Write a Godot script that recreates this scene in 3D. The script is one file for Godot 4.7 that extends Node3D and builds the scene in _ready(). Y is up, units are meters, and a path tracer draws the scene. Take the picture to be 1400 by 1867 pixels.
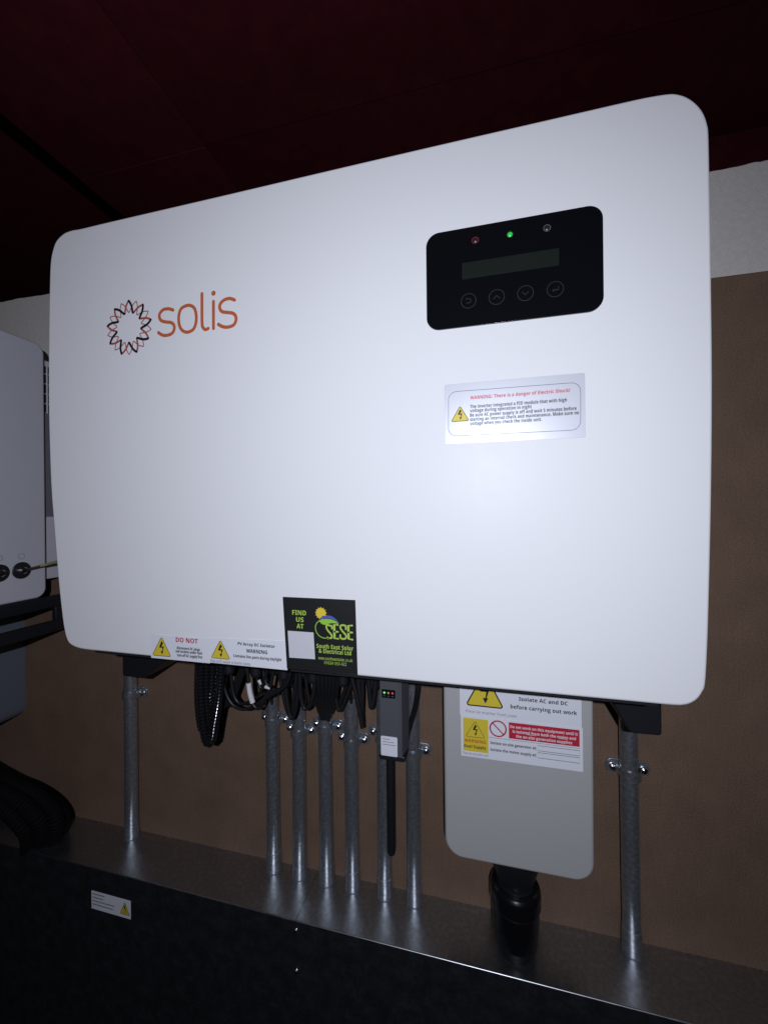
extends Node3D
# A wall-mounted solar inverter in a dark plant room, lit by one hand-held phone torch.
# World: x runs right along the wall, y up from the camera's height, z out of the wall (wall face at z = 0).

const TEXT_WARN := [
	["WARNING: There is a danger of Electric Shock!", -0.0082, 0.1585, 0.1297, 0.0044, "red", true],
	["The inverter integrated a PID module that with high", -0.0087, 0.1471, 0.1263, 0.0033, "ink", true],
	["voltage during operation in night", -0.0088, 0.1413, 0.0820, 0.0033, "ink", true],
	["Be sure AC power supply is off and wait 5 minutes before", -0.0088, 0.1350, 0.1382, 0.0033, "ink", true],
	["starting an internal check and maintenance. Make sure no", -0.0089, 0.1290, 0.1411, 0.0033, "ink", true],
	["voltage when you check the inside unit.", -0.0089, 0.1231, 0.0950, 0.0033, "ink", true]]
const TEXT_DONOT := [
	["DO NOT", -0.5047, -0.2198, 0.0439, 0.0079, "crimson", true],
	["disconnect DC plugs", -0.5030, -0.2302, 0.0463, 0.0032, "ink", true],
	["and sockets under load", -0.5053, -0.2360, 0.0524, 0.0032, "ink", true],
	["turn off AC supply first", -0.5023, -0.2426, 0.0503, 0.0032, "ink", true]]
const TEXT_ARRAY := [
	["PV Array DC Isolator", -0.3842, -0.2161, 0.0674, 0.0047, "ink", true],
	["WARNING", -0.3685, -0.2275, 0.0379, 0.0059, "ink", true],
	["Contains live parts during daylight", -0.3924, -0.2354, 0.0870, 0.0036, "ink", true],
	["Place on DC isolator or inverter isolator", -0.4360, -0.2459, 0.0754, 0.0024, "grey", false]]
const TEXT_SESE := [
	["FIND", -0.2857, -0.1613, 0.0236, 0.0074, "lime", true],
	["US", -0.2792, -0.1718, 0.0127, 0.0071, "lime", true],
	["AT", -0.2784, -0.1822, 0.0118, 0.0071, "lime", true],
	["South East Solar", -0.2451, -0.2103, 0.0599, 0.0062, "lime", true],
	["& Electrical Ltd", -0.2414, -0.2176, 0.0528, 0.0062, "lime", true],
	["www.southeastsolar.co.uk", -0.2424, -0.2263, 0.0559, 0.0030, "lime", false],
	["01634 553 422", -0.2324, -0.2345, 0.0361, 0.0043, "lime", false]]
const TEXT_ISOLATE := [
	["Isolate AC and DC", 0.0654, -0.3223, 0.0767, 0.0062, "ink", true],
	["before carrying out work", 0.0517, -0.3366, 0.1041, 0.0063, "ink", true],
	["Place on inverter front cover", -0.0225, -0.3513, 0.0850, 0.0043, "grey", false]]
const TEXT_DUAL := [
	["WARNING", -0.0258, -0.4033, 0.0363, 0.0054, "orange", true],
	["Dual Supply", -0.0263, -0.4127, 0.0369, 0.0050, "ink", true],
	["Place at consumer unit", -0.0283, -0.4229, 0.0428, 0.0025, "grey", false],
	["Isolate on-site generator at:", 0.0179, -0.4004, 0.0751, 0.0035, "ink", true],
	["Isolate the mains supply at:", 0.0178, -0.4121, 0.0751, 0.0035, "ink", true]]
const TEXT_RED := [
	["Do not work on this equipment until it", 0.0511, -0.3691, 0.1052, 0.0038, "white", true],
	["is isolated from both the mains and", 0.0547, -0.3768, 0.0988, 0.0038, "white", true],
	["the on-site generation supplies", 0.0600, -0.3844, 0.0877, 0.0038, "white", true]]
const WARN_FRAME := [[-0.0386,0.1710], [0.1347,0.1699], [0.1341,0.1067], [-0.0392,0.1076]]
const WARN_TRI := [[-0.0227,0.1496], [-0.0350,0.1285], [-0.0102,0.1282]]
const DONOT_TRI := [[-0.5387,-0.2128], [-0.5533,-0.2469], [-0.5146,-0.2452]]
const ARRAY_TRI := [[-0.4202,-0.2104], [-0.4349,-0.2414], [-0.3988,-0.2409]]
const ISO_TRI := [[0.0099,-0.2794], [-0.0222,-0.3393], [0.0401,-0.3378]]
const DUAL_YELLOW := [[-0.0277,-0.3619], [0.0149,-0.3608], [0.0144,-0.4186], [-0.0277,-0.4194]]
const DUAL_TRI := [[-0.0069,-0.3651], [-0.0233,-0.3938], [0.0088,-0.3933]]
const DUAL_RED := [[0.0488,-0.3612], [0.1593,-0.3606], [0.1591,-0.3882], [0.0486,-0.3885]]
const DUAL_LINE := [[0.0146,-0.3908], [0.1590,-0.3903]]
const DUAL_BOX_A := [[0.0949,-0.3950], [0.1593,-0.3943], [0.1592,-0.4032], [0.0948,-0.4033]]
const DUAL_BOX_B := [[0.0948,-0.4067], [0.1592,-0.4060], [0.1591,-0.4149], [0.0947,-0.4156]]
const BAN := [[0.0310,-0.3743], [0.0441,-0.3727], [0.0222,-0.3661], [0.0397,-0.3823]]
const QR_PATCH := [[-0.2940,-0.1870], [-0.2500,-0.1870], [-0.2476,-0.2286], [-0.2915,-0.2294]]
const LETTER_S := [[-0.5042,0.3504], [-0.5134,0.3538], [-0.5241,0.3537], [-0.5314,0.3479], [-0.5322,0.3413], [-0.5283,0.3352], [-0.5190,0.3318], [-0.5084,0.3294], [-0.5027,0.3242], [-0.5022,0.3175], [-0.5060,0.3113], [-0.5153,0.3086], [-0.5259,0.3098], [-0.5347,0.3153]]
const LETTER_O := [[-0.4729,0.3544], [-0.4619,0.3483], [-0.4580,0.3351], [-0.4592,0.3210], [-0.4649,0.3119], [-0.4768,0.3091], [-0.4871,0.3145], [-0.4922,0.3251], [-0.4925,0.3395], [-0.4872,0.3510]]
const LETTER_L := [[-0.4464,0.3702], [-0.4467,0.3228], [-0.4450,0.3134], [-0.4403,0.3093], [-0.4348,0.3104]]
const LETTER_I := [[-0.4243,0.3541], [-0.4248,0.3092]]
const LETTER_I_DOT := [[-0.4241,0.3679]]
const LETTER_S_END := [[-0.3844,0.3511], [-0.3940,0.3550], [-0.4038,0.3538], [-0.4112,0.3484], [-0.4123,0.3410], [-0.4077,0.3350], [-0.3979,0.3323], [-0.3882,0.3299], [-0.3827,0.3243], [-0.3823,0.3168], [-0.3872,0.3100], [-0.3982,0.3081], [-0.4080,0.3104], [-0.4153,0.3149]]
const SESE_S1 := [[-0.2192,-0.1789], [-0.2196,-0.1753], [-0.2231,-0.1745], [-0.2273,-0.1740], [-0.2285,-0.1777], [-0.2259,-0.1826], [-0.2213,-0.1874], [-0.2194,-0.1909], [-0.2206,-0.1936], [-0.2237,-0.1938]]
const SESE_E1 := [[-0.2096,-0.1729], [-0.2156,-0.1729], [-0.2152,-0.1939], [-0.2092,-0.1939]]
const SESE_E1M := [[-0.2152,-0.1836], [-0.2097,-0.1834]]
const SESE_S2 := [[-0.1967,-0.1786], [-0.1970,-0.1740], [-0.2004,-0.1727], [-0.2046,-0.1734], [-0.2056,-0.1770], [-0.2028,-0.1812], [-0.1983,-0.1859], [-0.1960,-0.1894], [-0.1976,-0.1927], [-0.2014,-0.1937], [-0.2056,-0.1922], [-0.2057,-0.1882]]
const SESE_E2 := [[-0.1866,-0.1724], [-0.1928,-0.1730], [-0.1924,-0.1931], [-0.1862,-0.1938]]
const SESE_E2M := [[-0.1925,-0.1831], [-0.1867,-0.1830]]
const SESE_ARC := [[-0.2394,-0.1677], [-0.2441,-0.1717], [-0.2466,-0.1773], [-0.2458,-0.1839], [-0.2420,-0.1902], [-0.2357,-0.1939], [-0.2291,-0.1945], [-0.2260,-0.1941]]
const SESE_NIB := [[-0.2275,-0.1915], [-0.2229,-0.1934], [-0.2260,-0.1961], [-0.2287,-0.1948]]
const SESE_LEAF := [[-0.2409,-0.1675], [-0.2350,-0.1653], [-0.2280,-0.1644], [-0.2203,-0.1648], [-0.2133,-0.1670], [-0.2076,-0.1710], [-0.2142,-0.1707], [-0.2203,-0.1707], [-0.2258,-0.1721], [-0.2297,-0.1738], [-0.2340,-0.1736], [-0.2375,-0.1717]]
const SESE_BLUE := [[-0.2393,-0.1648], [-0.2350,-0.1605], [-0.2280,-0.1587], [-0.2202,-0.1594], [-0.2141,-0.1627], [-0.2103,-0.1665], [-0.2080,-0.1703], [-0.2133,-0.1660], [-0.2203,-0.1640], [-0.2280,-0.1635], [-0.2350,-0.1644]]
const SESE_SUN := [[-0.2373,-0.1563], [-0.2374,-0.1651], [-0.2264,-0.1557]]
const COVER := [[-0.7451,0.5268], [-0.7253,0.5294], [-0.7033,0.5285], [-0.6428,0.5290], [-0.4146,0.5293], [-0.2188,0.5301], [-0.0492,0.5304], [0.0994,0.5302], [0.1991,0.5301], [0.2243,0.5292], [0.2378,0.5280], [0.2475,0.5259], [0.2584,0.5199], [0.2679,0.5109], [0.2755,0.4999], [0.2801,0.4892], [0.2829,0.4775], [0.2840,0.4663], [0.2845,0.4230], [0.2852,0.2928], [0.2853,0.1559], [0.2832,0.0190], [0.2795,-0.1182], [0.2772,-0.1801], [0.2749,-0.2182], [0.2718,-0.2288], [0.2664,-0.2383], [0.2592,-0.2446], [0.2514,-0.2479], [0.2392,-0.2495], [0.1924,-0.2496], [0.0203,-0.2498], [-0.1803,-0.2495], [-0.3713,-0.2495], [-0.5561,-0.2496], [-0.6521,-0.2491], [-0.7025,-0.2489], [-0.7257,-0.2465], [-0.7414,-0.2405], [-0.7485,-0.2307], [-0.7529,-0.2176], [-0.7579,-0.1920], [-0.7664,-0.1252], [-0.7759,-0.0215], [-0.7829,0.0618], [-0.7864,0.1870], [-0.7860,0.2704], [-0.7835,0.3743], [-0.7808,0.4468], [-0.7784,0.4777], [-0.7735,0.4976], [-0.7638,0.5157]]
const CABLES := [
	[0.0036, [[-0.5260,-0.3121,0.1200], [-0.5200,-0.3682,0.1200], [-0.5020,-0.3998,0.1200], [-0.4736,-0.4070,0.1200], [-0.4428,-0.3923,0.1200], [-0.4175,-0.3660,0.1200], [-0.4046,-0.3134,0.1200]]],
	[0.0036, [[-0.5205,-0.3192,0.1000], [-0.5158,-0.3768,0.1000], [-0.5027,-0.4049,0.1000], [-0.4788,-0.4035,0.1000], [-0.4486,-0.3794,0.1000], [-0.4299,-0.3199,0.1000]]],
	[0.0038, [[-0.4608,-0.3064,0.1300], [-0.4574,-0.3442,0.1300], [-0.4539,-0.3707,0.1300], [-0.4454,-0.3911,0.1300], [-0.4330,-0.3953,0.1300], [-0.4204,-0.3751,0.1300], [-0.3970,-0.3594,0.1300], [-0.3727,-0.3417,0.1300], [-0.3604,-0.3078,0.1300]]],
	[0.0026, [[-0.5508,-0.4293,0.0900], [-0.5339,-0.3938,0.0900], [-0.5144,-0.3608,0.0900], [-0.4979,-0.3259,0.0900]]],
	[0.0026, [[-0.5439,-0.4262,0.0900], [-0.5256,-0.3858,0.0900], [-0.5062,-0.3505,0.0900], [-0.4898,-0.3253,0.0900]]],
	[0.0026, [[-0.5369,-0.4230,0.0900], [-0.5173,-0.3778,0.0900], [-0.4980,-0.3402,0.0900], [-0.4818,-0.3246,0.0900]]],
	[0.0026, [[-0.5301,-0.4198,0.0900], [-0.5091,-0.3698,0.0900], [-0.4899,-0.3300,0.0900], [-0.4738,-0.3239,0.0900]]],
	[0.0026, [[-0.5232,-0.4167,0.0900], [-0.5010,-0.3619,0.0900], [-0.4818,-0.3199,0.0900], [-0.4659,-0.3233,0.0900]]],
	[0.0042, [[-0.3878,-0.3136,0.1100], [-0.3847,-0.3628,0.1100], [-0.3777,-0.4070,0.1100], [-0.3705,-0.4185,0.1100], [-0.3630,-0.3986,0.1100], [-0.3552,-0.3532,0.1100], [-0.3500,-0.3126,0.1100]]],
	[0.0038, [[-0.4114,-0.3234,0.0900], [-0.4042,-0.3668,0.0900], [-0.3945,-0.4098,0.0900], [-0.3833,-0.4246,0.0900], [-0.3753,-0.3847,0.0900], [-0.3697,-0.3222,0.0900]]],
	[0.0042, [[-0.3487,-0.3108,0.1200], [-0.3469,-0.3611,0.1200], [-0.3400,-0.3889,0.1200], [-0.3293,-0.3856,0.1200], [-0.3197,-0.3606,0.1200], [-0.3133,-0.3099,0.1200]]],
	[0.0036, [[-0.3463,-0.3185,0.1000], [-0.3419,-0.3631,0.1000], [-0.3337,-0.3903,0.1000], [-0.3252,-0.3838,0.1000], [-0.3177,-0.3517,0.1000], [-0.3137,-0.3179,0.1000]]],
	[0.0042, [[-0.3168,-0.3124,0.1200], [-0.3194,-0.3585,0.1100], [-0.3312,-0.4127,0.0700], [-0.3410,-0.4660,0.0240], [-0.3411,-0.5073,0.0185]]],
	[0.0042, [[-0.3087,-0.3117,0.1200], [-0.3117,-0.3578,0.1100], [-0.3255,-0.4121,0.0700], [-0.3388,-0.4658,0.0240], [-0.3392,-0.5070,0.0185]]],
	[0.0042, [[-0.3005,-0.3110,0.1200], [-0.3040,-0.3570,0.1100], [-0.3198,-0.4115,0.0700], [-0.3365,-0.4655,0.0240], [-0.3374,-0.5068,0.0185]]],
	[0.0042, [[-0.2924,-0.3103,0.1200], [-0.2964,-0.3562,0.1100], [-0.3141,-0.4108,0.0700], [-0.3343,-0.4653,0.0240], [-0.3355,-0.5066,0.0185]]],
	[0.0042, [[-0.2844,-0.3096,0.1200], [-0.2888,-0.3555,0.1100], [-0.3084,-0.4102,0.0700], [-0.3321,-0.4650,0.0240], [-0.3337,-0.5063,0.0185]]],
	[0.0042, [[-0.2764,-0.3089,0.1200], [-0.2813,-0.3547,0.1100], [-0.3027,-0.4096,0.0700], [-0.3299,-0.4647,0.0240], [-0.3318,-0.5061,0.0185]]],
	[0.0042, [[-0.2684,-0.3082,0.1200], [-0.2737,-0.3540,0.1100], [-0.2971,-0.4090,0.0700], [-0.3276,-0.4645,0.0240], [-0.3300,-0.5059,0.0185]]],
	[0.0040, [[-0.2854,-0.3221,0.1000], [-0.2811,-0.3615,0.1000], [-0.2744,-0.3960,0.1000], [-0.2638,-0.3839,0.1000], [-0.2508,-0.3519,0.1000], [-0.2402,-0.3203,0.1000]]],
	[0.0036, [[-0.3053,-0.3320,0.0800], [-0.2960,-0.3721,0.0800], [-0.2855,-0.4027,0.0800], [-0.2757,-0.3836,0.0800], [-0.2635,-0.3531,0.0800], [-0.2562,-0.3299,0.0800]]],
	[0.0044, [[-0.2403,-0.3142,0.1200], [-0.2317,-0.3474,0.1200], [-0.2243,-0.3804,0.1200], [-0.2181,-0.4145,0.1200]]],
	[0.0044, [[-0.2313,-0.3176,0.1100], [-0.2271,-0.3515,0.1100], [-0.2241,-0.3833,0.1100], [-0.2210,-0.4108,0.1100]]],
	[0.0040, [[-0.2212,-0.3167,0.1100], [-0.2204,-0.3508,0.1100], [-0.2219,-0.3873,0.1100], [-0.2221,-0.4087,0.1100]]],
	[0.0046, [[-0.2032,-0.3109,0.1300], [-0.2003,-0.3479,0.1300], [-0.1973,-0.3683,0.1300], [-0.1918,-0.3471,0.1300], [-0.1882,-0.3116,0.1300]]],
	[0.0036, [[-0.4441,-0.3199,0.1000], [-0.4342,-0.3584,0.1000], [-0.4101,-0.3698,0.1000], [-0.3811,-0.3533,0.1000], [-0.3708,-0.3183,0.1000]]],
	[0.0036, [[-0.4669,-0.3296,0.0800], [-0.4672,-0.3630,0.0800], [-0.4516,-0.3925,0.0800], [-0.4534,-0.4188,0.0500], [-0.4676,-0.4532,0.0185], [-0.4668,-0.5042,0.0185]]],
	[0.0036, [[-0.4014,-0.3288,0.0800], [-0.3890,-0.3581,0.0800], [-0.3902,-0.3952,0.0500], [-0.4021,-0.4360,0.0185], [-0.4014,-0.4962,0.0185]]],
	[0.0036, [[-0.2775,-0.3273,0.0800], [-0.2635,-0.3553,0.0800], [-0.2657,-0.3944,0.0500], [-0.2741,-0.4319,0.0185], [-0.2746,-0.4806,0.0185]]]]
const SLEEVE := [[-0.4562,-0.3459,0.1310], [-0.4532,-0.3657,0.1310], [-0.4472,-0.3852,0.1310]]
const SLEEVES_SMALL := [[[-0.4330,-0.3381,0.1310], [-0.4281,-0.3465,0.1310]], [[-0.4183,-0.3500,0.1310], [-0.4085,-0.3535,0.1310]]]
const LOGGER_CABLE := [[-0.1118,-0.3172,0.1000], [-0.1130,-0.3404,0.1000], [-0.1219,-0.3848,0.0800], [-0.1356,-0.4295,0.0600], [-0.1435,-0.4577,0.0550], [-0.1457,-0.4721,0.0500]]
const BUNDLE := [[0.0085, [[-0.5664,-0.3166,0.1350], [-0.5670,-0.3719,0.1350], [-0.5637,-0.4290,0.1350], [-0.5548,-0.4739,0.1350], [-0.5416,-0.4744,0.1350], [-0.5333,-0.4369,0.1350], [-0.5222,-0.3788,0.1350], [-0.5163,-0.3124,0.1350]]],
	[0.0085, [[-0.5650,-0.3223,0.1200], [-0.5656,-0.3786,0.1200], [-0.5636,-0.4369,0.1200], [-0.5558,-0.4640,0.1200], [-0.5447,-0.4347,0.1200], [-0.5361,-0.3779,0.1200], [-0.5301,-0.3194,0.1200]]],
	[0.0080, [[-0.5923,-0.3261,0.1100], [-0.5944,-0.3860,0.1100], [-0.5921,-0.4335,0.1100], [-0.5842,-0.4683,0.1100], [-0.5717,-0.4573,0.1100], [-0.5629,-0.4065,0.1100], [-0.5565,-0.3255,0.1100]]],
	[0.0075, [[-0.5588,-0.3295,0.1000], [-0.5593,-0.3750,0.1000], [-0.5542,-0.4128,0.1000], [-0.5431,-0.4045,0.1000], [-0.5359,-0.3680,0.1000], [-0.5341,-0.3275,0.1000]]]]
const FLEX := [[0.0170, [[-1.2564,-0.6567,0.1000], [-1.1608,-0.6818,0.1000], [-1.0872,-0.6950,0.1000], [-1.0375,-0.7260,0.0950], [-1.0237,-0.7656,0.0900], [-1.0488,-0.8196,0.0800], [-1.1014,-0.8776,0.0600]]],
	[0.0170, [[-1.2054,-0.6709,0.1300], [-1.1315,-0.6809,0.1300], [-1.0692,-0.6999,0.1300], [-1.0372,-0.7391,0.1200], [-1.0526,-0.7970,0.1000], [-1.1113,-0.8710,0.0700]]],
	[0.0150, [[-1.1714,-0.6918,0.1500], [-1.1174,-0.6959,0.1500], [-1.0684,-0.7187,0.1500], [-1.0614,-0.7727,0.1300], [-1.1226,-0.8617,0.0900]]],
	[0.0160, [[-1.3082,-0.6956,0.0700], [-1.1698,-0.7095,0.0700], [-1.0835,-0.7299,0.0700], [-1.0398,-0.7684,0.0650], [-1.0538,-0.8156,0.0550], [-1.1010,-0.8684,0.0400]]]]
const EARTH_TAIL := [[-1.0459,-0.8181,0.0500], [-1.0510,-0.8337,0.0600], [-1.0490,-0.8335,0.0800], [-1.0532,-0.8479,0.0900]]


const FRONT := 0.27          # front face of the inverter cover
const TRAY := -0.828         # top of the steel trunking
const CONDUIT_Z := 0.0185
const CONDUIT_R := 0.0155

var M := {}
var taken := {}
var rng := RandomNumberGenerator.new()


class Shape:
	var v := PackedVector3Array()
	var n := PackedVector3Array()

	func tri(a: Vector3, b: Vector3, c: Vector3, na: Vector3, nb: Vector3, nc: Vector3) -> void:
		var x := (b - a).cross(c - a)
		if x.length_squared() < 1e-20:
			return
		if x.dot(na + nb + nc) > 0.0:
			v.append_array([a, c, b]); n.append_array([na, nc, nb])
		else:
			v.append_array([a, b, c]); n.append_array([na, nb, nc])

	func quad(a: Vector3, b: Vector3, c: Vector3, d: Vector3, na: Vector3, nb: Vector3, nc: Vector3, nd: Vector3) -> void:
		tri(a, b, c, na, nb, nc)
		tri(a, c, d, na, nc, nd)

	func flat_quad(a: Vector3, b: Vector3, c: Vector3, d: Vector3, m: Vector3) -> void:
		quad(a, b, c, d, m, m, m, m)

	func mesh() -> ArrayMesh:
		var a := []
		a.resize(Mesh.ARRAY_MAX)
		a[Mesh.ARRAY_VERTEX] = v
		a[Mesh.ARRAY_NORMAL] = n
		var m := ArrayMesh.new()
		m.add_surface_from_arrays(Mesh.PRIMITIVE_TRIANGLES, a)
		return m

	func moved(t: Transform3D) -> Shape:
		var nb := t.basis.inverse().transposed()
		for i in v.size():
			v[i] = t * v[i]
			n[i] = (nb * n[i]).normalized()
		return self

	func add(o: Shape) -> void:
		v.append_array(o.v)
		n.append_array(o.n)


# ---------------------------------------------------------------- outlines
func to2(a: Array) -> PackedVector2Array:
	var p := PackedVector2Array()
	for q in a:
		p.append(Vector2(q[0], q[1]))
	return p


func to3(a: Array) -> PackedVector3Array:
	var p := PackedVector3Array()
	for q in a:
		p.append(Vector3(q[0], q[1], q[2]))
	return p


func ccw(p: PackedVector2Array) -> PackedVector2Array:
	if Geometry2D.is_polygon_clockwise(p):
		p.reverse()
	# Godot's test is made for y pointing down: check the sign again by area
	var s := 0.0
	for i in p.size():
		s += p[i].cross(p[(i + 1) % p.size()])
	if s < 0.0:
		p.reverse()
	return p


func rounded(p: PackedVector2Array, r: float, k := 6) -> PackedVector2Array:
	p = ccw(p)
	var out := PackedVector2Array()
	var c := p.size()
	for i in c:
		var a := p[(i + c - 1) % c]
		var b := p[i]
		var d := p[(i + 1) % c]
		var u := (a - b).normalized()
		var w := (d - b).normalized()
		var half := u.angle_to(w) * 0.5
		var cut: float = minf(r / tan(absf(half)), minf((a - b).length(), (d - b).length()) * 0.49)
		var rr: float = cut * tan(absf(half))
		var centre := b + (u + w).normalized() * (rr / sin(absf(half)))
		var s := b + u * cut - centre
		var e := b + w * cut - centre
		var sweep := s.angle_to(e)
		for j in k + 1:
			out.append(centre + s.rotated(sweep * j / k))
	return out


func rect(x0: float, y0: float, x1: float, y1: float, r := 0.002, k := 4) -> PackedVector2Array:
	return rounded(PackedVector2Array([Vector2(x0, y0), Vector2(x1, y0), Vector2(x1, y1), Vector2(x0, y1)]), r, k)


func disc(x: float, y: float, r: float, k := 24) -> PackedVector2Array:
	var p := PackedVector2Array()
	for i in k:
		p.append(Vector2(x, y) + Vector2.from_angle(TAU * i / k) * r)
	return p


func smooth2(p: PackedVector2Array, k: int, closed := false) -> PackedVector2Array:
	var out := PackedVector2Array()
	var c := p.size()
	for i in (c if closed else c - 1):
		var a := p[(i + c - 1) % c] if closed else p[maxi(i - 1, 0)]
		var b := p[i]
		var d := p[(i + 1) % c]
		var e := p[(i + 2) % c] if closed else p[mini(i + 2, c - 1)]
		for j in k:
			out.append(b.cubic_interpolate(d, a, e, float(j) / k))
	if not closed:
		out.append(p[c - 1])
	return out


func smooth3(p: PackedVector3Array, k: int) -> PackedVector3Array:
	var out := PackedVector3Array()
	var c := p.size()
	for i in c - 1:
		for j in k:
			out.append(p[i].cubic_interpolate(p[i + 1], p[maxi(i - 1, 0)], p[mini(i + 2, c - 1)], float(j) / k))
	out.append(p[c - 1])
	return out


# ---------------------------------------------------------------- solids
func outward(p: PackedVector2Array) -> PackedVector2Array:
	var o := PackedVector2Array()
	var c := p.size()
	for i in c:
		var t := (p[(i + 1) % c] - p[i]).normalized() + (p[i] - p[(i + c - 1) % c]).normalized()
		o.append(Vector2(t.y, -t.x).normalized())
	return o


func prism(p: PackedVector2Array, z0: float, z1: float, r := 0.001, k := 3) -> Shape:
	p = ccw(p)
	var s := Shape.new()
	var o := outward(p)
	var c := p.size()
	var rings := []
	var normals := []
	rings.append([p, z0]); normals.append(0.0)
	for j in k + 1:
		var th := PI * 0.5 * j / k
		var q := PackedVector2Array()
		for i in c:
			q.append(p[i] - o[i] * r * (1.0 - cos(th)))
		rings.append([q, z1 - r + r * sin(th)]); normals.append(th)
	for j in rings.size() - 1:
		for i in c:
			var e := (i + 1) % c
			var na := Vector3(o[i].x * cos(normals[j]), o[i].y * cos(normals[j]), sin(normals[j]))
			var nb := Vector3(o[e].x * cos(normals[j]), o[e].y * cos(normals[j]), sin(normals[j]))
			var nc := Vector3(o[e].x * cos(normals[j + 1]), o[e].y * cos(normals[j + 1]), sin(normals[j + 1]))
			var nd := Vector3(o[i].x * cos(normals[j + 1]), o[i].y * cos(normals[j + 1]), sin(normals[j + 1]))
			var a2: Vector2 = rings[j][0][i]
			var b2: Vector2 = rings[j][0][e]
			var c2: Vector2 = rings[j + 1][0][e]
			var d2: Vector2 = rings[j + 1][0][i]
			s.quad(Vector3(a2.x, a2.y, rings[j][1]), Vector3(b2.x, b2.y, rings[j][1]), Vector3(c2.x, c2.y, rings[j + 1][1]), Vector3(d2.x, d2.y, rings[j + 1][1]), na, nb, nc, nd)
	cap(s, rings[-1][0], z1, Vector3.BACK)
	cap(s, p, z0, Vector3.FORWARD)
	return s


func cap(s: Shape, p: PackedVector2Array, z: float, m: Vector3) -> void:
	var t := Geometry2D.triangulate_polygon(p)
	for i in range(0, t.size(), 3):
		s.tri(Vector3(p[t[i]].x, p[t[i]].y, z), Vector3(p[t[i + 1]].x, p[t[i + 1]].y, z), Vector3(p[t[i + 2]].x, p[t[i + 2]].y, z), m, m, m)


func box(a: Vector3, b: Vector3, r := 0.001) -> Shape:
	return prism(rect(a.x, a.y, b.x, b.y, r, 3), a.z, b.z, r, 2)


func tube(p: PackedVector3Array, radius: float, sides := 12, ribs := 0.0, taper := 1.0) -> Shape:
	var s := Shape.new()
	var c := p.size()
	var side := Vector3.RIGHT
	var rings := []
	for i in c:
		var t := (p[mini(i + 1, c - 1)] - p[maxi(i - 1, 0)]).normalized()
		side = (side - t * side.dot(t)).normalized()
		if side.length() < 0.5:
			side = t.cross(Vector3.UP).normalized()
		var up := t.cross(side)
		var ring := []
		var r := radius * lerpf(1.0, taper, float(i) / (c - 1))
		if ribs > 0.0:
			r *= 1.0 - ribs * (0.5 + 0.5 * cos(i * PI))
		for j in sides:
			var d := side * cos(TAU * j / sides) + up * sin(TAU * j / sides)
			ring.append([p[i] + d * r, d])
		rings.append(ring)
	for i in c - 1:
		for j in sides:
			var e := (j + 1) % sides
			var tilt := Vector3.ZERO
			var tilt_to := Vector3.ZERO
			if ribs > 0.0:
				var t2 := (p[i + 1] - p[i]).normalized()
				tilt = t2 * (-0.6 if i % 2 == 0 else 0.6)
				tilt_to = tilt
			s.quad(rings[i][j][0], rings[i][e][0], rings[i + 1][e][0], rings[i + 1][j][0], (rings[i][j][1] + tilt).normalized(), (rings[i][e][1] + tilt).normalized(), (rings[i + 1][e][1] + tilt_to).normalized(), (rings[i + 1][j][1] + tilt_to).normalized())
	for end in [0, c - 1]:
		var m := (p[0] - p[1]).normalized() if end == 0 else (p[c - 1] - p[c - 2]).normalized()
		for j in sides:
			s.tri(p[end], rings[end][j][0], rings[end][(j + 1) % sides][0], m, m, m)
	return s


func even(p: PackedVector3Array, step: float) -> PackedVector3Array:
	var cv := Curve3D.new()
	for q in p:
		cv.add_point(q)
	var l := cv.get_baked_length()
	var out := PackedVector3Array()
	var c := maxi(2, int(l / step))
	for i in c + 1:
		out.append(cv.sample_baked(l * i / c))
	return out


func lathe(profile: Array, t := Transform3D.IDENTITY, sides := 32) -> Shape:
	# profile: [radius, height] pairs; smooth along the curve, turned about the local y axis
	var s := Shape.new()
	for i in profile.size() - 1:
		var a: Array = profile[i]
		var b: Array = profile[i + 1]
		var d := Vector2(b[0] - a[0], b[1] - a[1])
		if d.length() < 1e-7:
			continue
		var m := Vector2(d.y, -d.x).normalized()
		if d.y < 0.0 or (d.y == 0.0 and d.x > 0.0):
			m = Vector2(-d.y, d.x).normalized() if d.y < 0.0 else Vector2(0, -1)
		for j in sides:
			var u := Vector2.from_angle(TAU * j / sides)
			var w := Vector2.from_angle(TAU * (j + 1) / sides)
			var nu := Vector3(u.x * m.x, m.y, u.y * m.x)
			var nw := Vector3(w.x * m.x, m.y, w.y * m.x)
			s.quad(Vector3(u.x * a[0], a[1], u.y * a[0]), Vector3(w.x * a[0], a[1], w.y * a[0]), Vector3(w.x * b[0], b[1], w.y * b[0]), Vector3(u.x * b[0], b[1], u.y * b[0]), nu, nw, nw, nu)
	return s.moved(t)


func facing_out(at: Vector3) -> Transform3D:
	# local y becomes world z (out of the wall)
	return Transform3D(Basis(Vector3(1, 0, 0), Vector3(0, 0, 1), Vector3(0, -1, 0)), at)


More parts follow.
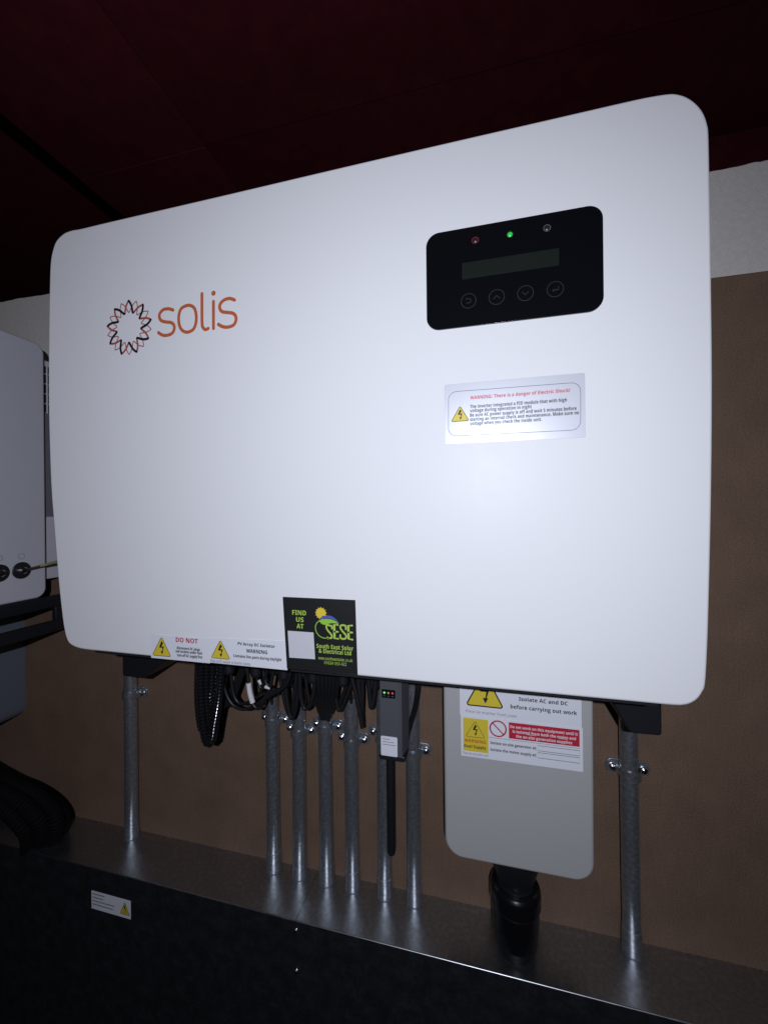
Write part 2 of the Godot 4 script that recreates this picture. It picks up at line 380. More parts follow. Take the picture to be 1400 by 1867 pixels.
func ribbon(p: PackedVector2Array, width: float, z: float, closed := false) -> Shape:
	var s := Shape.new()
	var c := p.size()
	var l := []
	var r := []
	for i in c:
		var before := p[(i + c - 1) % c] if closed else p[maxi(i - 1, 0)]
		var after := p[(i + 1) % c] if closed else p[mini(i + 1, c - 1)]
		var t := (after - before).normalized()
		var m := Vector2(-t.y, t.x) * width * 0.5
		var e1 := (p[i] - before).normalized()
		var e2 := (after - p[i]).normalized()
		if e1.length() > 0.5 and e2.length() > 0.5:
			m /= maxf(0.5, cos(e1.angle_to(e2) * 0.5))
		l.append(Vector3(p[i].x + m.x, p[i].y + m.y, z))
		r.append(Vector3(p[i].x - m.x, p[i].y - m.y, z))
	for i in (c if closed else c - 1):
		var e := (i + 1) % c
		s.flat_quad(l[i], r[i], r[e], l[e], Vector3.BACK)
	if not closed:
		for end in [0, c - 1]:
			var centre := Vector3(p[end].x, p[end].y, z)
			var away := (p[0] - p[1]).angle() if end == 0 else (p[c - 1] - p[c - 2]).angle()
			for j in 8:
				var a := Vector2.from_angle(away - PI * 0.5 + PI * j / 8) * width * 0.5
				var b := Vector2.from_angle(away - PI * 0.5 + PI * (j + 1) / 8) * width * 0.5
				s.tri(centre, centre + Vector3(a.x, a.y, 0), centre + Vector3(b.x, b.y, 0), Vector3.BACK, Vector3.BACK, Vector3.BACK)
	return s


func sheet(p: PackedVector2Array, z: float) -> Shape:
	var s := Shape.new()
	cap(s, p, z, Vector3.BACK)
	return s


# ---------------------------------------------------------------- nodes
func numbered(called: String) -> String:
	taken[called] = taken.get(called, -1) + 1
	return called if taken[called] == 0 else "%s_%03d" % [called, taken[called]]


func thing(called: String, label: String, category: String, at := Vector3.ZERO, group := "") -> Node3D:
	var o := Node3D.new()
	o.name = numbered(called)
	add_child(o)
	o.position = at
	tag(o, label, category, group)
	return o


func tag(o: Node, label: String, category: String, group := "") -> void:
	o.set_meta("label", label)
	o.set_meta("category", category)
	if group:
		o.set_meta("group", group)


func part(called: String, s: Shape, m: String, parent: Node3D, label := "") -> MeshInstance3D:
	var o := MeshInstance3D.new()
	o.name = called
	if parent == self:
		o.name = numbered(called)
	# shapes are given in world places: store them relative to the thing's base
	var base := Vector3.ZERO
	var up: Node = parent
	while up and up != self:
		base += (up as Node3D).position
		up = up.get_parent()
	if base != Vector3.ZERO:
		s.moved(Transform3D(Basis.IDENTITY, -base))
	o.mesh = s.mesh()
	o.material_override = M[m]
	o.cast_shadow = GeometryInstance3D.SHADOW_CASTING_SETTING_ON
	parent.add_child(o, true)
	if label:
		o.set_meta("label", label)
	return o


func lettering(rows: Array, z: float, parent: Node3D) -> void:
	for r in rows:
		var t := TextMesh.new()
		var f := SystemFont.new()
		f.font_names = PackedStringArray(["Droid Sans"])
		f.font_weight = 700 if r[6] else 400
		t.font = f
		t.text = r[0]
		t.font_size = 64
		t.pixel_size = r[4] / (0.714 * 64.0)
		t.depth = 0.0002
		t.curve_step = 1.5
		t.horizontal_alignment = HORIZONTAL_ALIGNMENT_LEFT
		var b := t.get_aabb()
		var o := MeshInstance3D.new()
		o.name = "lettering"
		o.mesh = t
		o.material_override = M["print_" + r[5]]
		var base := Vector3.ZERO
		var up: Node = parent
		while up and up != self:
			base += (up as Node3D).position
			up = up.get_parent()
		var sx: float = r[3] / b.size.x
		o.scale = Vector3(sx, 1, 1)
		var top: float = r[2] + r[4] * 1.04
		o.position = Vector3(r[1] - b.position.x * sx, top - b.end.y, z) - base
		parent.add_child(o, true)


func warning_triangle(corners: Array, z: float, parent: Node3D, edge: float, fill := "yellow") -> void:
	var p := to2(corners)
	# level the base and centre the apex
	var y := (p[1].y + p[2].y) * 0.5
	var mid := (p[1].x + p[2].x) * 0.5
	var w := p[2].x - p[1].x
	var top := p[0].y
	var tri := PackedVector2Array([Vector2(mid, top), Vector2(mid - w * 0.5, y), Vector2(mid + w * 0.5, y)])
	var h := top - y
	part("warning_triangle", sheet(rounded(tri, w * 0.05), z), fill, parent)
	part("triangle_border", ribbon(rounded(tri, w * 0.05), edge, z + 0.0002, true), "print_ink", parent)
	# lightning bolt with an arrow head
	var c := Vector2(mid, y)
	var bolt := PackedVector2Array([c + Vector2(0.00 * w, 0.80 * h), c + Vector2(0.085 * w, 0.66 * h), c + Vector2(-0.01 * w, 0.50 * h), c + Vector2(0.13 * w, 0.50 * h), c + Vector2(0.055 * w, 0.24 * h), c + Vector2(0.02 * w, 0.24 * h), c + Vector2(0.05 * w, 0.43 * h), c + Vector2(-0.13 * w, 0.43 * h)])
	var s := sheet(bolt, z + 0.0002)
	s.add(sheet(PackedVector2Array([c + Vector2(-0.045 * w, 0.25 * h), c + Vector2(0.10 * w, 0.25 * h), c + Vector2(0.02 * w, 0.09 * h)]), z + 0.0002))
	part("lightning_bolt", s, "print_ink", parent)


# ---------------------------------------------------------------- materials
func noise_tex(freq: float, low: Color, high: Color, octaves := 4, size := 512, seed_ := 1, kind := FastNoiseLite.TYPE_SIMPLEX_SMOOTH) -> Texture2D:
	var f := FastNoiseLite.new()
	f.noise_type = kind
	f.seed = seed_
	f.frequency = freq
	f.fractal_octaves = octaves
	var im := f.get_seamless_image(size, size)
	im.convert(Image.FORMAT_RGB8)
	var lo := 1.0
	var hi := 0.0
	for y in range(0, size, 4):
		for x in range(0, size, 4):
			var q := im.get_pixel(x, y).r
			lo = minf(lo, q); hi = maxf(hi, q)
	for y in size:
		for x in size:
			im.set_pixel(x, y, low.lerp(high, clampf((im.get_pixel(x, y).r - lo) / maxf(hi - lo, 0.001), 0, 1)))
	im.generate_mipmaps()
	return ImageTexture.create_from_image(im)


func uneven_paint(low: Color, high: Color) -> Texture2D:
	# masonry paint: fine grain, brushed upright, over broad thin and thick patches
	var broad := FastNoiseLite.new()
	broad.seed = 61
	broad.frequency = 0.006
	broad.fractal_octaves = 4
	var fine := FastNoiseLite.new()
	fine.seed = 62
	fine.frequency = 0.22
	fine.fractal_octaves = 3
	var size := 1024
	var a := broad.get_seamless_image(size, size)
	var b := fine.get_seamless_image(size, size)
	var c := fine.get_seamless_image(size, size)
	var im := Image.create(size, size, false, Image.FORMAT_RGB8)
	for y in size:
		for x in size:
			var brush := c.get_pixel(x, (y / 24 + 300) % size).r
			var v := a.get_pixel(x, y).r * 0.22 + b.get_pixel(x, y).r * 0.62 + brush * 0.16
			im.set_pixel(x, y, low.lerp(high, clampf((v - 0.25) * 2.0, 0.0, 1.0)))
	im.generate_mipmaps()
	return ImageTexture.create_from_image(im)


func lin(r: float, g: float, b: float) -> Color:
	return Color(r, g, b).linear_to_srgb()


func mat(called: String, color: Color, roughness: float, metallic := 0.0) -> StandardMaterial3D:
	var m := StandardMaterial3D.new()
	m.resource_name = called
	m.albedo_color = color
	m.roughness = roughness
	m.metallic = metallic
	M[called] = m
	return m


func triplanar(m: StandardMaterial3D, scale_: float) -> void:
	m.uv1_triplanar = true
	m.uv1_world_triplanar = true
	m.uv1_scale = Vector3.ONE * scale_


func normal_noise(freq: float, seed_: int, strength: float, octaves := 3) -> Texture2D:
	var f := FastNoiseLite.new()
	f.seed = seed_
	f.frequency = freq
	f.fractal_octaves = octaves
	var im := f.get_seamless_image(512, 512)
	im.bump_map_to_normal_map(strength)
	im.generate_mipmaps()
	return ImageTexture.create_from_image(im)


func make_materials() -> void:
	var grain := normal_noise(0.12, 7, 1.6)
	var m := mat("cover", lin(0.80, 0.80, 0.80), 0.37)
	m.metallic_specular = 0.19
	m.normal_enabled = true; m.normal_texture = grain; m.normal_scale = 0.25
	m.roughness_texture = noise_tex(0.01, Color(0.86, 0.86, 0.86), Color(1, 1, 1), 5, 256, 41)
	triplanar(m, 14.0)
	m = mat("brown_paint", Color.WHITE, 0.75)
	m.albedo_texture = uneven_paint(lin(0.132, 0.080, 0.051), lin(0.228, 0.142, 0.092))
	m.normal_enabled = true; m.normal_texture = normal_noise(0.35, 11, 1.6, 3); m.normal_scale = 0.18
	triplanar(m, 1.3)
	m = mat("plaster", Color.WHITE, 0.85)
	m.albedo_texture = noise_tex(0.03, lin(0.70, 0.66, 0.61), lin(0.79, 0.75, 0.695), 5, 512, 5)
	m.normal_enabled = true; m.normal_texture = normal_noise(0.12, 12, 2.5, 4); m.normal_scale = 0.5
	triplanar(m, 4.3)
	m = mat("maroon", Color.WHITE, 0.8)
	m.metallic_specular = 0.12
	m.albedo_texture = noise_tex(0.02, lin(0.028, 0.0042, 0.0060), lin(0.041, 0.0060, 0.0085), 5, 512, 9)
	triplanar(m, 2.2)
	m = mat("galvanised", Color.WHITE, 0.38, 0.98)
	m.albedo_texture = noise_tex(0.05, lin(0.34, 0.36, 0.38), lin(0.55, 0.57, 0.60), 3, 512, 21, FastNoiseLite.TYPE_CELLULAR)
	m.roughness_texture = noise_tex(0.02, Color(0.75, 0.75, 0.75), Color(1, 1, 1), 4, 256, 22)
	triplanar(m, 5.0)
	m = mat("conduit", Color.WHITE, 0.42, 0.82)
	m.albedo_texture = noise_tex(0.03, lin(0.27, 0.29, 0.31), lin(0.58, 0.60, 0.63), 4, 512, 31)
	m.roughness_texture = noise_tex(0.04, Color(0.7, 0.7, 0.7), Color(1, 1, 1), 4, 256, 32)
	triplanar(m, 7.0)
	mat("bright_screw", lin(0.75, 0.75, 0.77), 0.22, 1.0)
	mat("black_plastic", lin(0.012, 0.013, 0.016), 0.45)
	mat("black_gloss", lin(0.006, 0.006, 0.007), 0.22)
	mat("cable_black", lin(0.012, 0.012, 0.014), 0.42)
	mat("flex_black", lin(0.006, 0.006, 0.007), 0.75).metallic_specular = 0.2
	mat("shiny_black", lin(0.010, 0.010, 0.012), 0.14)
	mat("body_dark", lin(0.03, 0.03, 0.033), 0.6)
	mat("sleeve_white", lin(0.72, 0.72, 0.72), 0.6)
	mat("display", lin(0.004, 0.0045, 0.006), 0.17)
	mat("screen", lin(0.012, 0.016, 0.013), 0.25)
	mat("key_print", lin(0.012, 0.012, 0.014), 0.5)
	mat("led_bezel", lin(0.12, 0.12, 0.125), 0.35)
	mat("led_red_off", lin(0.30, 0.02, 0.03), 0.3)
	mat("led_dark", lin(0.02, 0.02, 0.02), 0.3)
	m = mat("led_green", lin(0.03, 0.5, 0.08), 0.3)
	m.emission_enabled = true; m.emission = Color(0.05, 0.75, 0.2); m.emission_energy_multiplier = 0.4
	m = mat("led_green_bright", lin(0.1, 0.6, 0.1), 0.3)
	m.emission_enabled = true; m.emission = Color(0.4, 1.0, 0.45); m.emission_energy_multiplier = 0.9
	m = mat("led_amber", lin(0.4, 0.2, 0.1), 0.3)
	m.emission_enabled = true; m.emission = Color(0.9, 0.55, 0.4); m.emission_energy_multiplier = 0.35
	m = mat("led_pink", lin(0.4, 0.1, 0.2), 0.3)
	m.emission_enabled = true; m.emission = Color(0.9, 0.3, 0.5); m.emission_energy_multiplier = 0.35
	mat("silver_film", lin(0.59, 0.60, 0.64), 0.38, 0.13)
	mat("label_white", lin(0.78, 0.79, 0.84), 0.42)
	mat("label_black", lin(0.010, 0.010, 0.010), 0.5)
	mat("patch_grey", lin(0.62, 0.62, 0.65), 0.5)
	mat("yellow", lin(0.72, 0.56, 0.045), 0.5)
	mat("red_field", lin(0.52, 0.018, 0.045), 0.5)
	mat("print_ink", lin(0.010, 0.010, 0.012), 0.6)
	mat("print_grey", lin(0.20, 0.20, 0.23), 0.6)
	mat("print_red", lin(0.62, 0.05, 0.06), 0.6)
	mat("print_crimson", lin(0.45, 0.015, 0.05), 0.6)
	mat("print_orange", lin(0.55, 0.07, 0.01), 0.6)
	mat("print_lime", lin(0.42, 0.60, 0.09), 0.6)
	mat("print_white", lin(0.80, 0.78, 0.80), 0.6)
	mat("logo_orange", lin(0.56, 0.13, 0.045), 0.5)
	mat("logo_red", lin(0.42, 0.09, 0.075), 0.5)
	mat("logo_thin", lin(0.36, 0.13, 0.13), 0.5)
	mat("logo_black", lin(0.012, 0.012, 0.018), 0.5)
	mat("leaf_green", lin(0.28, 0.58, 0.06), 0.5)
	mat("leaf_blue", lin(0.10, 0.11, 0.42), 0.5)
	mat("sun_yellow", lin(0.75, 0.58, 0.05), 0.5)
	m = mat("grey_enclosure", lin(0.43, 0.43, 0.42), 0.5)
	m.normal_enabled = true; m.normal_texture = grain; m.normal_scale = 0.25
	triplanar(m, 14.0)
	m = mat("logger_grey", lin(0.085, 0.09, 0.10), 0.45)
	m.normal_enabled = true; m.normal_texture = grain; m.normal_scale = 0.2
	triplanar(m, 25.0)
	m = mat("neighbour_white", lin(0.56, 0.56, 0.61), 0.5)
	m.normal_enabled = true; m.normal_texture = grain; m.normal_scale = 0.3
	triplanar(m, 14.0)
	mat("neighbour_box", lin(0.11, 0.125, 0.15), 0.6)
	mat("neighbour_grey", lin(0.16, 0.16, 0.18), 0.55)
	mat("earth_wire", lin(0.24, 0.25, 0.11), 0.5)
	mat("copper_lug", lin(0.10, 0.06, 0.05), 0.4, 0.5)
	mat("dark_steel", lin(0.09, 0.095, 0.10), 0.35, 0.8)
	m = mat("clear_clip", lin(0.50, 0.52, 0.54), 0.2)
	m.transparency = BaseMaterial3D.TRANSPARENCY_ALPHA
	m.albedo_color.a = 0.22


# ---------------------------------------------------------------- the things
func make_setting() -> void:
	var wall := Node3D.new()
	wall.name = "wall"
	add_child(wall)
	wall.set_meta("kind", "structure")
	part("brown_panel", box(Vector3(-3.2, -1.7, -0.05), Vector3(2.6, 0.424, 0.0), 0.002), "brown_paint", wall, "brown painted lower part of the wall")
	part("plaster_band", plaster_shape(), "plaster", wall, "bare grey plaster band above the brown paint")
	part("upper_wall", box(Vector3(-0.79, 0.60, -0.055), Vector3(2.6, 0.70, -0.012), 0.002), "maroon", wall, "dark maroon strip at the top of the wall")
	# a low maroon ceiling over the inverter; to the left of it the roof space is open and dark
	var ceiling := Node3D.new()
	ceiling.name = "ceiling"
	add_child(ceiling)
	ceiling.set_meta("kind", "structure")
	for k in 4:
		var x0: float = [-0.79, -0.491, 0.74, 1.70][k]
		var x1: float = [-0.491, 0.74, 1.70, 2.6][k]
		for j in 2:
			var z0: float = [-0.05, 0.203][j]
			var z1: float = [0.203, 1.5][j]
			part("board", box(Vector3(x0 + 0.0008, 0.690 + 0.0012 * ((k + j) % 2), z0 + 0.0008), Vector3(x1 - 0.0008, 0.708, z1 - 0.0008), 0.0012), "maroon", ceiling)
	part("roof_deck", box(Vector3(-4.0, 0.80, -2.2), Vector3(-0.79, 0.83, 1.5), 0.002), "maroon", ceiling)
	part("backing", box(Vector3(-0.785, 0.709, -0.05), Vector3(2.6, 0.73, 1.5), 0.002), "maroon", ceiling)


func plaster_shape() -> Shape:
	# the top edge of the plaster is broken and uneven
	var p := PackedVector2Array([Vector2(-3.2, 0.426), Vector2(2.6, 0.426)])
	var x := 2.6
	var f := FastNoiseLite.new()
	f.seed = 4
	f.frequency = 9.0
	f.fractal_octaves = 4
	while x > -3.2:
		var rough := 0.004 + 0.010 * smoothstep(0.46, 0.50, x)
		p.append(Vector2(x, 0.624 + f.get_noise_1d(x) * rough))
		x -= 0.006
	p.append(Vector2(-3.2, 0.624))
	return prism(p, -0.05, -0.004, 0.001, 2)


func make_trunking() -> void:
	var t := thing("cable_trunking", "galvanised steel cable trunking that the upright conduits stand on", "cable trunking", Vector3(-0.3, TRAY - 0.8, 0.0))
	# folded lid: a rounded front edge catches the torch
	var s := Shape.new()
	var prof := PackedVector2Array([Vector2(0.0, TRAY - 0.0012), Vector2(0.0, TRAY)])
	var r := 0.0022
	for j in 9:
		var a := PI * 0.5 - PI * 0.5 * j / 8.0
		prof.append(Vector2(0.1135 - r + r * cos(a), TRAY - r + r * sin(a)))
	prof.append(Vector2(0.1135, TRAY - 0.80))
	prof.append(Vector2(0.1120, TRAY - 0.80))
	for seg in [[-2.2, -0.3662], [-0.3650, 2.0]]:
		var q := ccw(prof.duplicate())
		var o := outward(q)
		for i in q.size():
			var e := (i + 1) % q.size()
			var flat := (q[e] - q[i]).length() > 0.004
			var d := (q[e] - q[i]).normalized()
			var m := Vector3(0, -d.x, d.y)
			var na := m if flat else Vector3(0, o[i].y, o[i].x)
			var nb := m if flat else Vector3(0, o[e].y, o[e].x)
			s.quad(Vector3(seg[0], q[i].y, q[i].x), Vector3(seg[1], q[i].y, q[i].x), Vector3(seg[1], q[e].y, q[e].x), Vector3(seg[0], q[e].y, q[e].x), na if na.dot(m) >= 0 else -na, na if na.dot(m) >= 0 else -na, nb if nb.dot(m) >= 0 else -nb, nb if nb.dot(m) >= 0 else -nb)
	part("lid", s, "galvanised", t)
	part("base", box(Vector3(-2.2, TRAY - 0.80, 0.001), Vector3(2.0, TRAY - 0.004, 0.1100), 0.001), "galvanised", t)
	for y in [-0.848, -0.930]:
		part("screw", lathe([[0.0042, 0.0], [0.0042, 0.0012], [0.0034, 0.0026], [0.0016, 0.0033], [0.0, 0.0035]], facing_out(Vector3(-0.3655, y, 0.1136)), 16), "bright_screw", t)
	var lab := part("warning_label", prism(rect(-0.887, -0.9226, -0.775, -0.881, 0.001), 0.1136, 0.1140, 0.0001, 1), "label_white", t, "small white warning label on the front of the trunking")
	for k in 4:
		part("print_line", ribbon(PackedVector2Array([Vector2(-0.883, -0.887 - 0.008 * k), Vector2(-0.883 + [0.034, 0.030, 0.062, 0.058][k], -0.887 - 0.008 * k)]), 0.0022, 0.1143), "print_grey", lab)
	warning_triangle([[-0.7905, -0.8865], [-0.803, -0.914], [-0.778, -0.914]], 0.1143, lab, 0.0012)


func conduit(x: float, top: float, label: String, coupler: float, lean: float) -> void:
	var t := thing("conduit", label, "conduit", Vector3(x, TRAY, CONDUIT_Z), "galvanised conduits rising from the trunking")
	var pipe := tube(PackedVector3Array([Vector3(x, TRAY + 0.010, CONDUIT_Z), Vector3(x + lean * 0.5, (TRAY + top) * 0.5, CONDUIT_Z), Vector3(x + lean, top, CONDUIT_Z)]), CONDUIT_R, 32)
	part("pipe", pipe, "conduit", t)
	var c := lathe([[CONDUIT_R + 0.0022, TRAY], [CONDUIT_R + 0.0016, TRAY + 0.002], [CONDUIT_R + 0.0010, TRAY + coupler - 0.001], [CONDUIT_R - 0.0002, TRAY + coupler]], Transform3D(Basis.IDENTITY, Vector3(x, 0, CONDUIT_Z)), 32)
	part("coupler", c, "conduit", t)


func saddle(x: float, y: float, label: String) -> void:
	var t := thing("pipe_saddle", label, "pipe clip", Vector3(x, y, 0.0), "saddle clips holding the conduits")
	# spacer foot: an elongated plate on the wall
	part("spacer_plate", prism(rounded(PackedVector2Array([Vector2(x - 0.038, y - 0.012), Vector2(x + 0.038, y - 0.012), Vector2(x + 0.038, y + 0.014), Vector2(x - 0.038, y + 0.014)]), 0.012), 0.0, 0.005, 0.001, 2), "conduit", t)
	# strap bent round the pipe
	var s := Shape.new()
	var r := CONDUIT_R + 0.0016
	var line := PackedVector2Array([Vector2(x - 0.036, 0.0065), Vector2(x - r - 0.003, 0.0065)])
	for j in 15:
		var a := PI + 0.25 - (PI + 0.5) * j / 14.0
		line.append(Vector2(x + r * cos(a), CONDUIT_Z + r * sin(a)))
	line.append(Vector2(x + r + 0.003, 0.0065))
	line.append(Vector2(x + 0.036, 0.0065))
	var h := 0.0092
	for i in line.size() - 1:
		var d := (line[i + 1] - line[i]).normalized()
		var m := Vector3(-d.y, 0, d.x)
		var off := m * 0.0011
		var a := Vector3(line[i].x, y - h, line[i].y)
		var b := Vector3(line[i + 1].x, y - h, line[i + 1].y)
		var up := Vector3(0, 2 * h, 0)
		s.flat_quad(a + off, b + off, b + up + off, a + up + off, m)
		s.flat_quad(a, b, b + up, a + up, -m)
		s.flat_quad(a + up, b + up, b + up + off, a + up + off, Vector3.UP)
		s.flat_quad(a, b, b + off, a + off, Vector3.DOWN)
	part("strap", s, "conduit", t)
	for sx in [-1.0, 1.0]:
		part("screw", lathe([[0.0072, 0.0], [0.0072, 0.0016], [0.0060, 0.0040], [0.0036, 0.0058], [0.0, 0.0064]], facing_out(Vector3(x + sx * 0.0265, y, 0.0076)), 20), "bright_screw", t)


func make_inverter() -> void:
	var t := thing("solar_inverter", "large white solar inverter with black display panel and sun emblem", "inverter", Vector3(-0.249, -0.25, 0.0))
	var outline := smooth2(to2(COVER), 3, true)
	part("cover", prism(outline, 0.228, FRONT, 0.0045, 5), "cover", t, "white front cover with rounded corners")
	part("body", box(Vector3(-0.74, -0.275, 0.03), Vector3(0.245, 0.48, 0.226), 0.008), "body_dark", t)
	part("wall_bracket", box(Vector3(-0.6, 0.10, 0.0), Vector3(0.1, 0.30, 0.032), 0.003), "body_dark", t)
	# two lower feet that reach down behind the cover
	for s in [-1.0, 1.0]:
		var c := -0.2495
		var p := PackedVector2Array([Vector2(c + s * 0.460, -0.250), Vector2(c + s * 0.536, -0.250), Vector2(c + s * 0.536, -0.367), Vector2(c + s * (0.490 if s > 0 else 0.478), -0.367), Vector2(c + s * (0.465 if s > 0 else 0.42), -0.322)])
		part("foot_bracket", prism(rounded(p, 0.006), 0.035, 0.12, 0.003, 3), "black_plastic", t)
	# display
	var d := part("display_panel", prism(rect(-0.0685, 0.2612, 0.1630, 0.4005, 0.0185, 8), FRONT - 0.002, FRONT + 0.0024, 0.0002, 1), "display", t, "black glossy display panel")
	var zp := FRONT + 0.0027
	part("screen", sheet(rect(-0.0178, 0.3278, 0.1093, 0.3510, 0.0006), zp), "screen", d, "dark unlit screen")
	for k in 3:
		var x: float = [0.0006, 0.0471, 0.0946][k]
		part("led_bezel", ribbon(disc(x, 0.3803, 0.0043), 0.0009, zp + 0.0002, true), ["led_red_off", "led_dark", "led_bezel"][k], d)
		part("led", lathe([[0.0036, 0.0], [0.0032, 0.0008], [0.0018, 0.0014], [0.0, 0.0016]], facing_out(Vector3(x, 0.3803, FRONT + 0.0023)), 16), ["led_dark", "led_green", "led_dark"][k], d, ["red indicator light, off", "green indicator light, lit", "indicator light, off"][k])
	for k in 4:
		var x: float = [-0.0093, 0.0288, 0.0664, 0.1042][k]
		var y := 0.2967
		part("key_ring", ribbon(disc(x, y, 0.0102, 32), 0.0009, zp, true), "key_print", d)
		var icon := PackedVector2Array()
		if k == 0:
			icon = PackedVector2Array([Vector2(x - 0.004, y + 0.003), Vector2(x + 0.001, y + 0.0032), Vector2(x + 0.0038, y + 0.0008), Vector2(x + 0.0025, y - 0.0024), Vector2(x - 0.003, y - 0.003)])
		elif k == 1:
			icon = PackedVector2Array([Vector2(x - 0.0042, y - 0.002), Vector2(x, y + 0.0022), Vector2(x + 0.0042, y - 0.002)])
		elif k == 2:
			icon = PackedVector2Array([Vector2(x - 0.0042, y + 0.002), Vector2(x, y - 0.0022), Vector2(x + 0.0042, y + 0.002)])
		else:
			icon = PackedVector2Array([Vector2(x + 0.0042, y + 0.003), Vector2(x + 0.0042, y - 0.001), Vector2(x - 0.0042, y - 0.001), Vector2(x - 0.002, y + 0.0008), Vector2(x - 0.0042, y - 0.001), Vector2(x - 0.002, y - 0.0028)])
		part("key_symbol", ribbon(icon, 0.0009, zp), "key_print", d)
	# sun emblem: a thick and a thin wave wound round a ring
	var em := part("sun_emblem", emblem_wave(20.0, 0.0, 360.0, 0.0019, FRONT + 0.0003), "logo_thin", t, "ring of orange and black waves")
	for k in 9:
		part("orange_stroke", emblem_wave(0.0, 90.0 - 40.0 * k, 110.0 - 40.0 * k, 0.0036, FRONT + 0.0005), "logo_red", em)
		part("black_stroke", emblem_wave(0.0, 70.0 - 40.0 * k, 90.0 - 40.0 * k, 0.0042, FRONT + 0.0007), "logo_black", em)
	# the name beside it, in one even stroke
	var z := FRONT + 0.0004
	var w := 0.0056
	part("orange_letter", ribbon(smooth2(to2(LETTER_S), 5), w, z), "logo_orange", t)
	part("orange_letter", ribbon(smooth2(to2(LETTER_O), 6, true), w, z, true), "logo_orange", t)
	part("orange_letter", ribbon(smooth2(to2(LETTER_L), 5), w, z), "logo_orange", t)
	var li := ribbon(to2(LETTER_I), w, z)
	li.add(sheet(disc(LETTER_I_DOT[0][0], LETTER_I_DOT[0][1], 0.0042), z))
	part("orange_letter", li, "logo_orange", t)
	part("orange_letter", ribbon(smooth2(to2(LETTER_S_END), 5), w, z), "logo_orange", t)
	# warning film under the display
	var f := part("warning_label", prism(rect(-0.0443, 0.0963, 0.1402, 0.1822, 0.003), FRONT - 0.001, FRONT + 0.0004, 0.0002, 1), "silver_film", t, "silvery electric shock warning label")
	lettering(TEXT_WARN, FRONT + 0.0007, f)
	part("border", ribbon(rounded(to2(WARN_FRAME), 0.0115, 8), 0.0005, FRONT + 0.0007, true), "print_ink", f)
	warning_triangle(WARN_TRI, FRONT + 0.0007, f, 0.0008)
	# labels along the bottom edge
	var a := part("warning_label", prism(rect(-0.5565, -0.2512, -0.4375, -0.2098, 0.001), FRONT - 0.0004, FRONT + 0.0004, 0.0001, 1), "label_white", t, "white DO NOT disconnect label with yellow triangle")
	lettering(TEXT_DONOT, FRONT + 0.0007, a)
	warning_triangle(DONOT_TRI, FRONT + 0.0007, a, 0.0009)
	var b := part("warning_label", prism(rounded(PackedVector2Array([Vector2(-0.4372, -0.2497), Vector2(-0.2955, -0.2503), Vector2(-0.2985, -0.2040), Vector2(-0.4400, -0.2085)]), 0.0008), FRONT - 0.0004, FRONT + 0.0006, 0.0001, 1), "label_white", t, "white array isolator warning label with yellow triangle")
	lettering(TEXT_ARRAY, FRONT + 0.0009, b)
	warning_triangle(ARRAY_TRI, FRONT + 0.0009, b, 0.0009)
	var k2 := part("installer_sticker", prism(rounded(PackedVector2Array([Vector2(-0.3024, -0.1337), Vector2(-0.1814, -0.1336), Vector2(-0.1788, -0.2472), Vector2(-0.2962, -0.2474)]), 0.0006), FRONT - 0.0004, FRONT + 0.0010, 0.0001, 1), "label_black", t, "black installer sticker with green lettering")
	var zi := FRONT + 0.0013
	lettering(TEXT_SESE, zi, k2)
	part("white_patch", sheet(ccw(to2(QR_PATCH)), zi), "patch_grey", k2)
	var lw := 0.0027
	for pair in [[SESE_S1, true], [SESE_E1, false], [SESE_E1M, false], [SESE_S2, true], [SESE_E2, false], [SESE_E2M, false]]:
		var q := to2(pair[0])
		part("green_letter", ribbon(smooth2(q, 4) if pair[1] else q, lw, zi), "print_lime", k2)
	part("green_arc", ribbon(smooth2(to2(SESE_ARC), 5), 0.0014, zi), "leaf_green", k2)
	part("arc_tip", sheet(ccw(to2(SESE_NIB)), zi), "print_lime", k2)
	part("green_leaf", sheet(ccw(to2(SESE_LEAF)), zi + 0.0001), "leaf_green", k2)
	part("blue_leaf", sheet(ccw(to2(SESE_BLUE)), zi + 0.0003), "leaf_blue", k2)
	part("yellow_sun", sheet(ccw(sun_shape()), zi), "sun_yellow", k2)
	# sockets along the underside
	for i in 13:
		var x := -0.572 + i * 0.0315
		part("cable_socket", lathe([[0.010, -0.335], [0.0115, -0.33], [0.0115, -0.30], [0.0135, -0.298], [0.0135, -0.27]], Transform3D(Basis.IDENTITY, Vector3(x, 0, 0.12 - 0.02 * (i % 2))), 12), "black_plastic", t)


func emblem_wave(offset: float, from: float, to: float, width: float, z: float) -> Shape:
	var p := PackedVector2Array()
	var c := Vector2(-0.597, 0.3315)
	var whole := to - from > 350.0
	var count := 288 if whole else 14
	for i in (count if whole else count + 1):
		var a := from + (to - from) * i / count
		var wave := cos(deg_to_rad(9.0 * (a - 90.0 + offset)))
		wave = lerpf(wave, asin(clampf(wave, -1.0, 1.0)) / (PI * 0.5), 0.75 if wave > 0.0 else 0.15)
		p.append(c + Vector2.from_angle(deg_to_rad(a)) * (0.0372 + 0.0103 * wave))
	return ribbon(p, width, z, whole)


func sun_shape() -> PackedVector2Array:
	var a := to2(SESE_SUN)
	var c := a[0]
	var r := a[0].distance_to(a[1]) * 0.86
	var p := PackedVector2Array()
	for i in 26:
		p.append(c + Vector2.from_angle(TAU * i / 26.0 + 0.12) * (r * 1.3 if i % 2 == 0 else r))
	return p


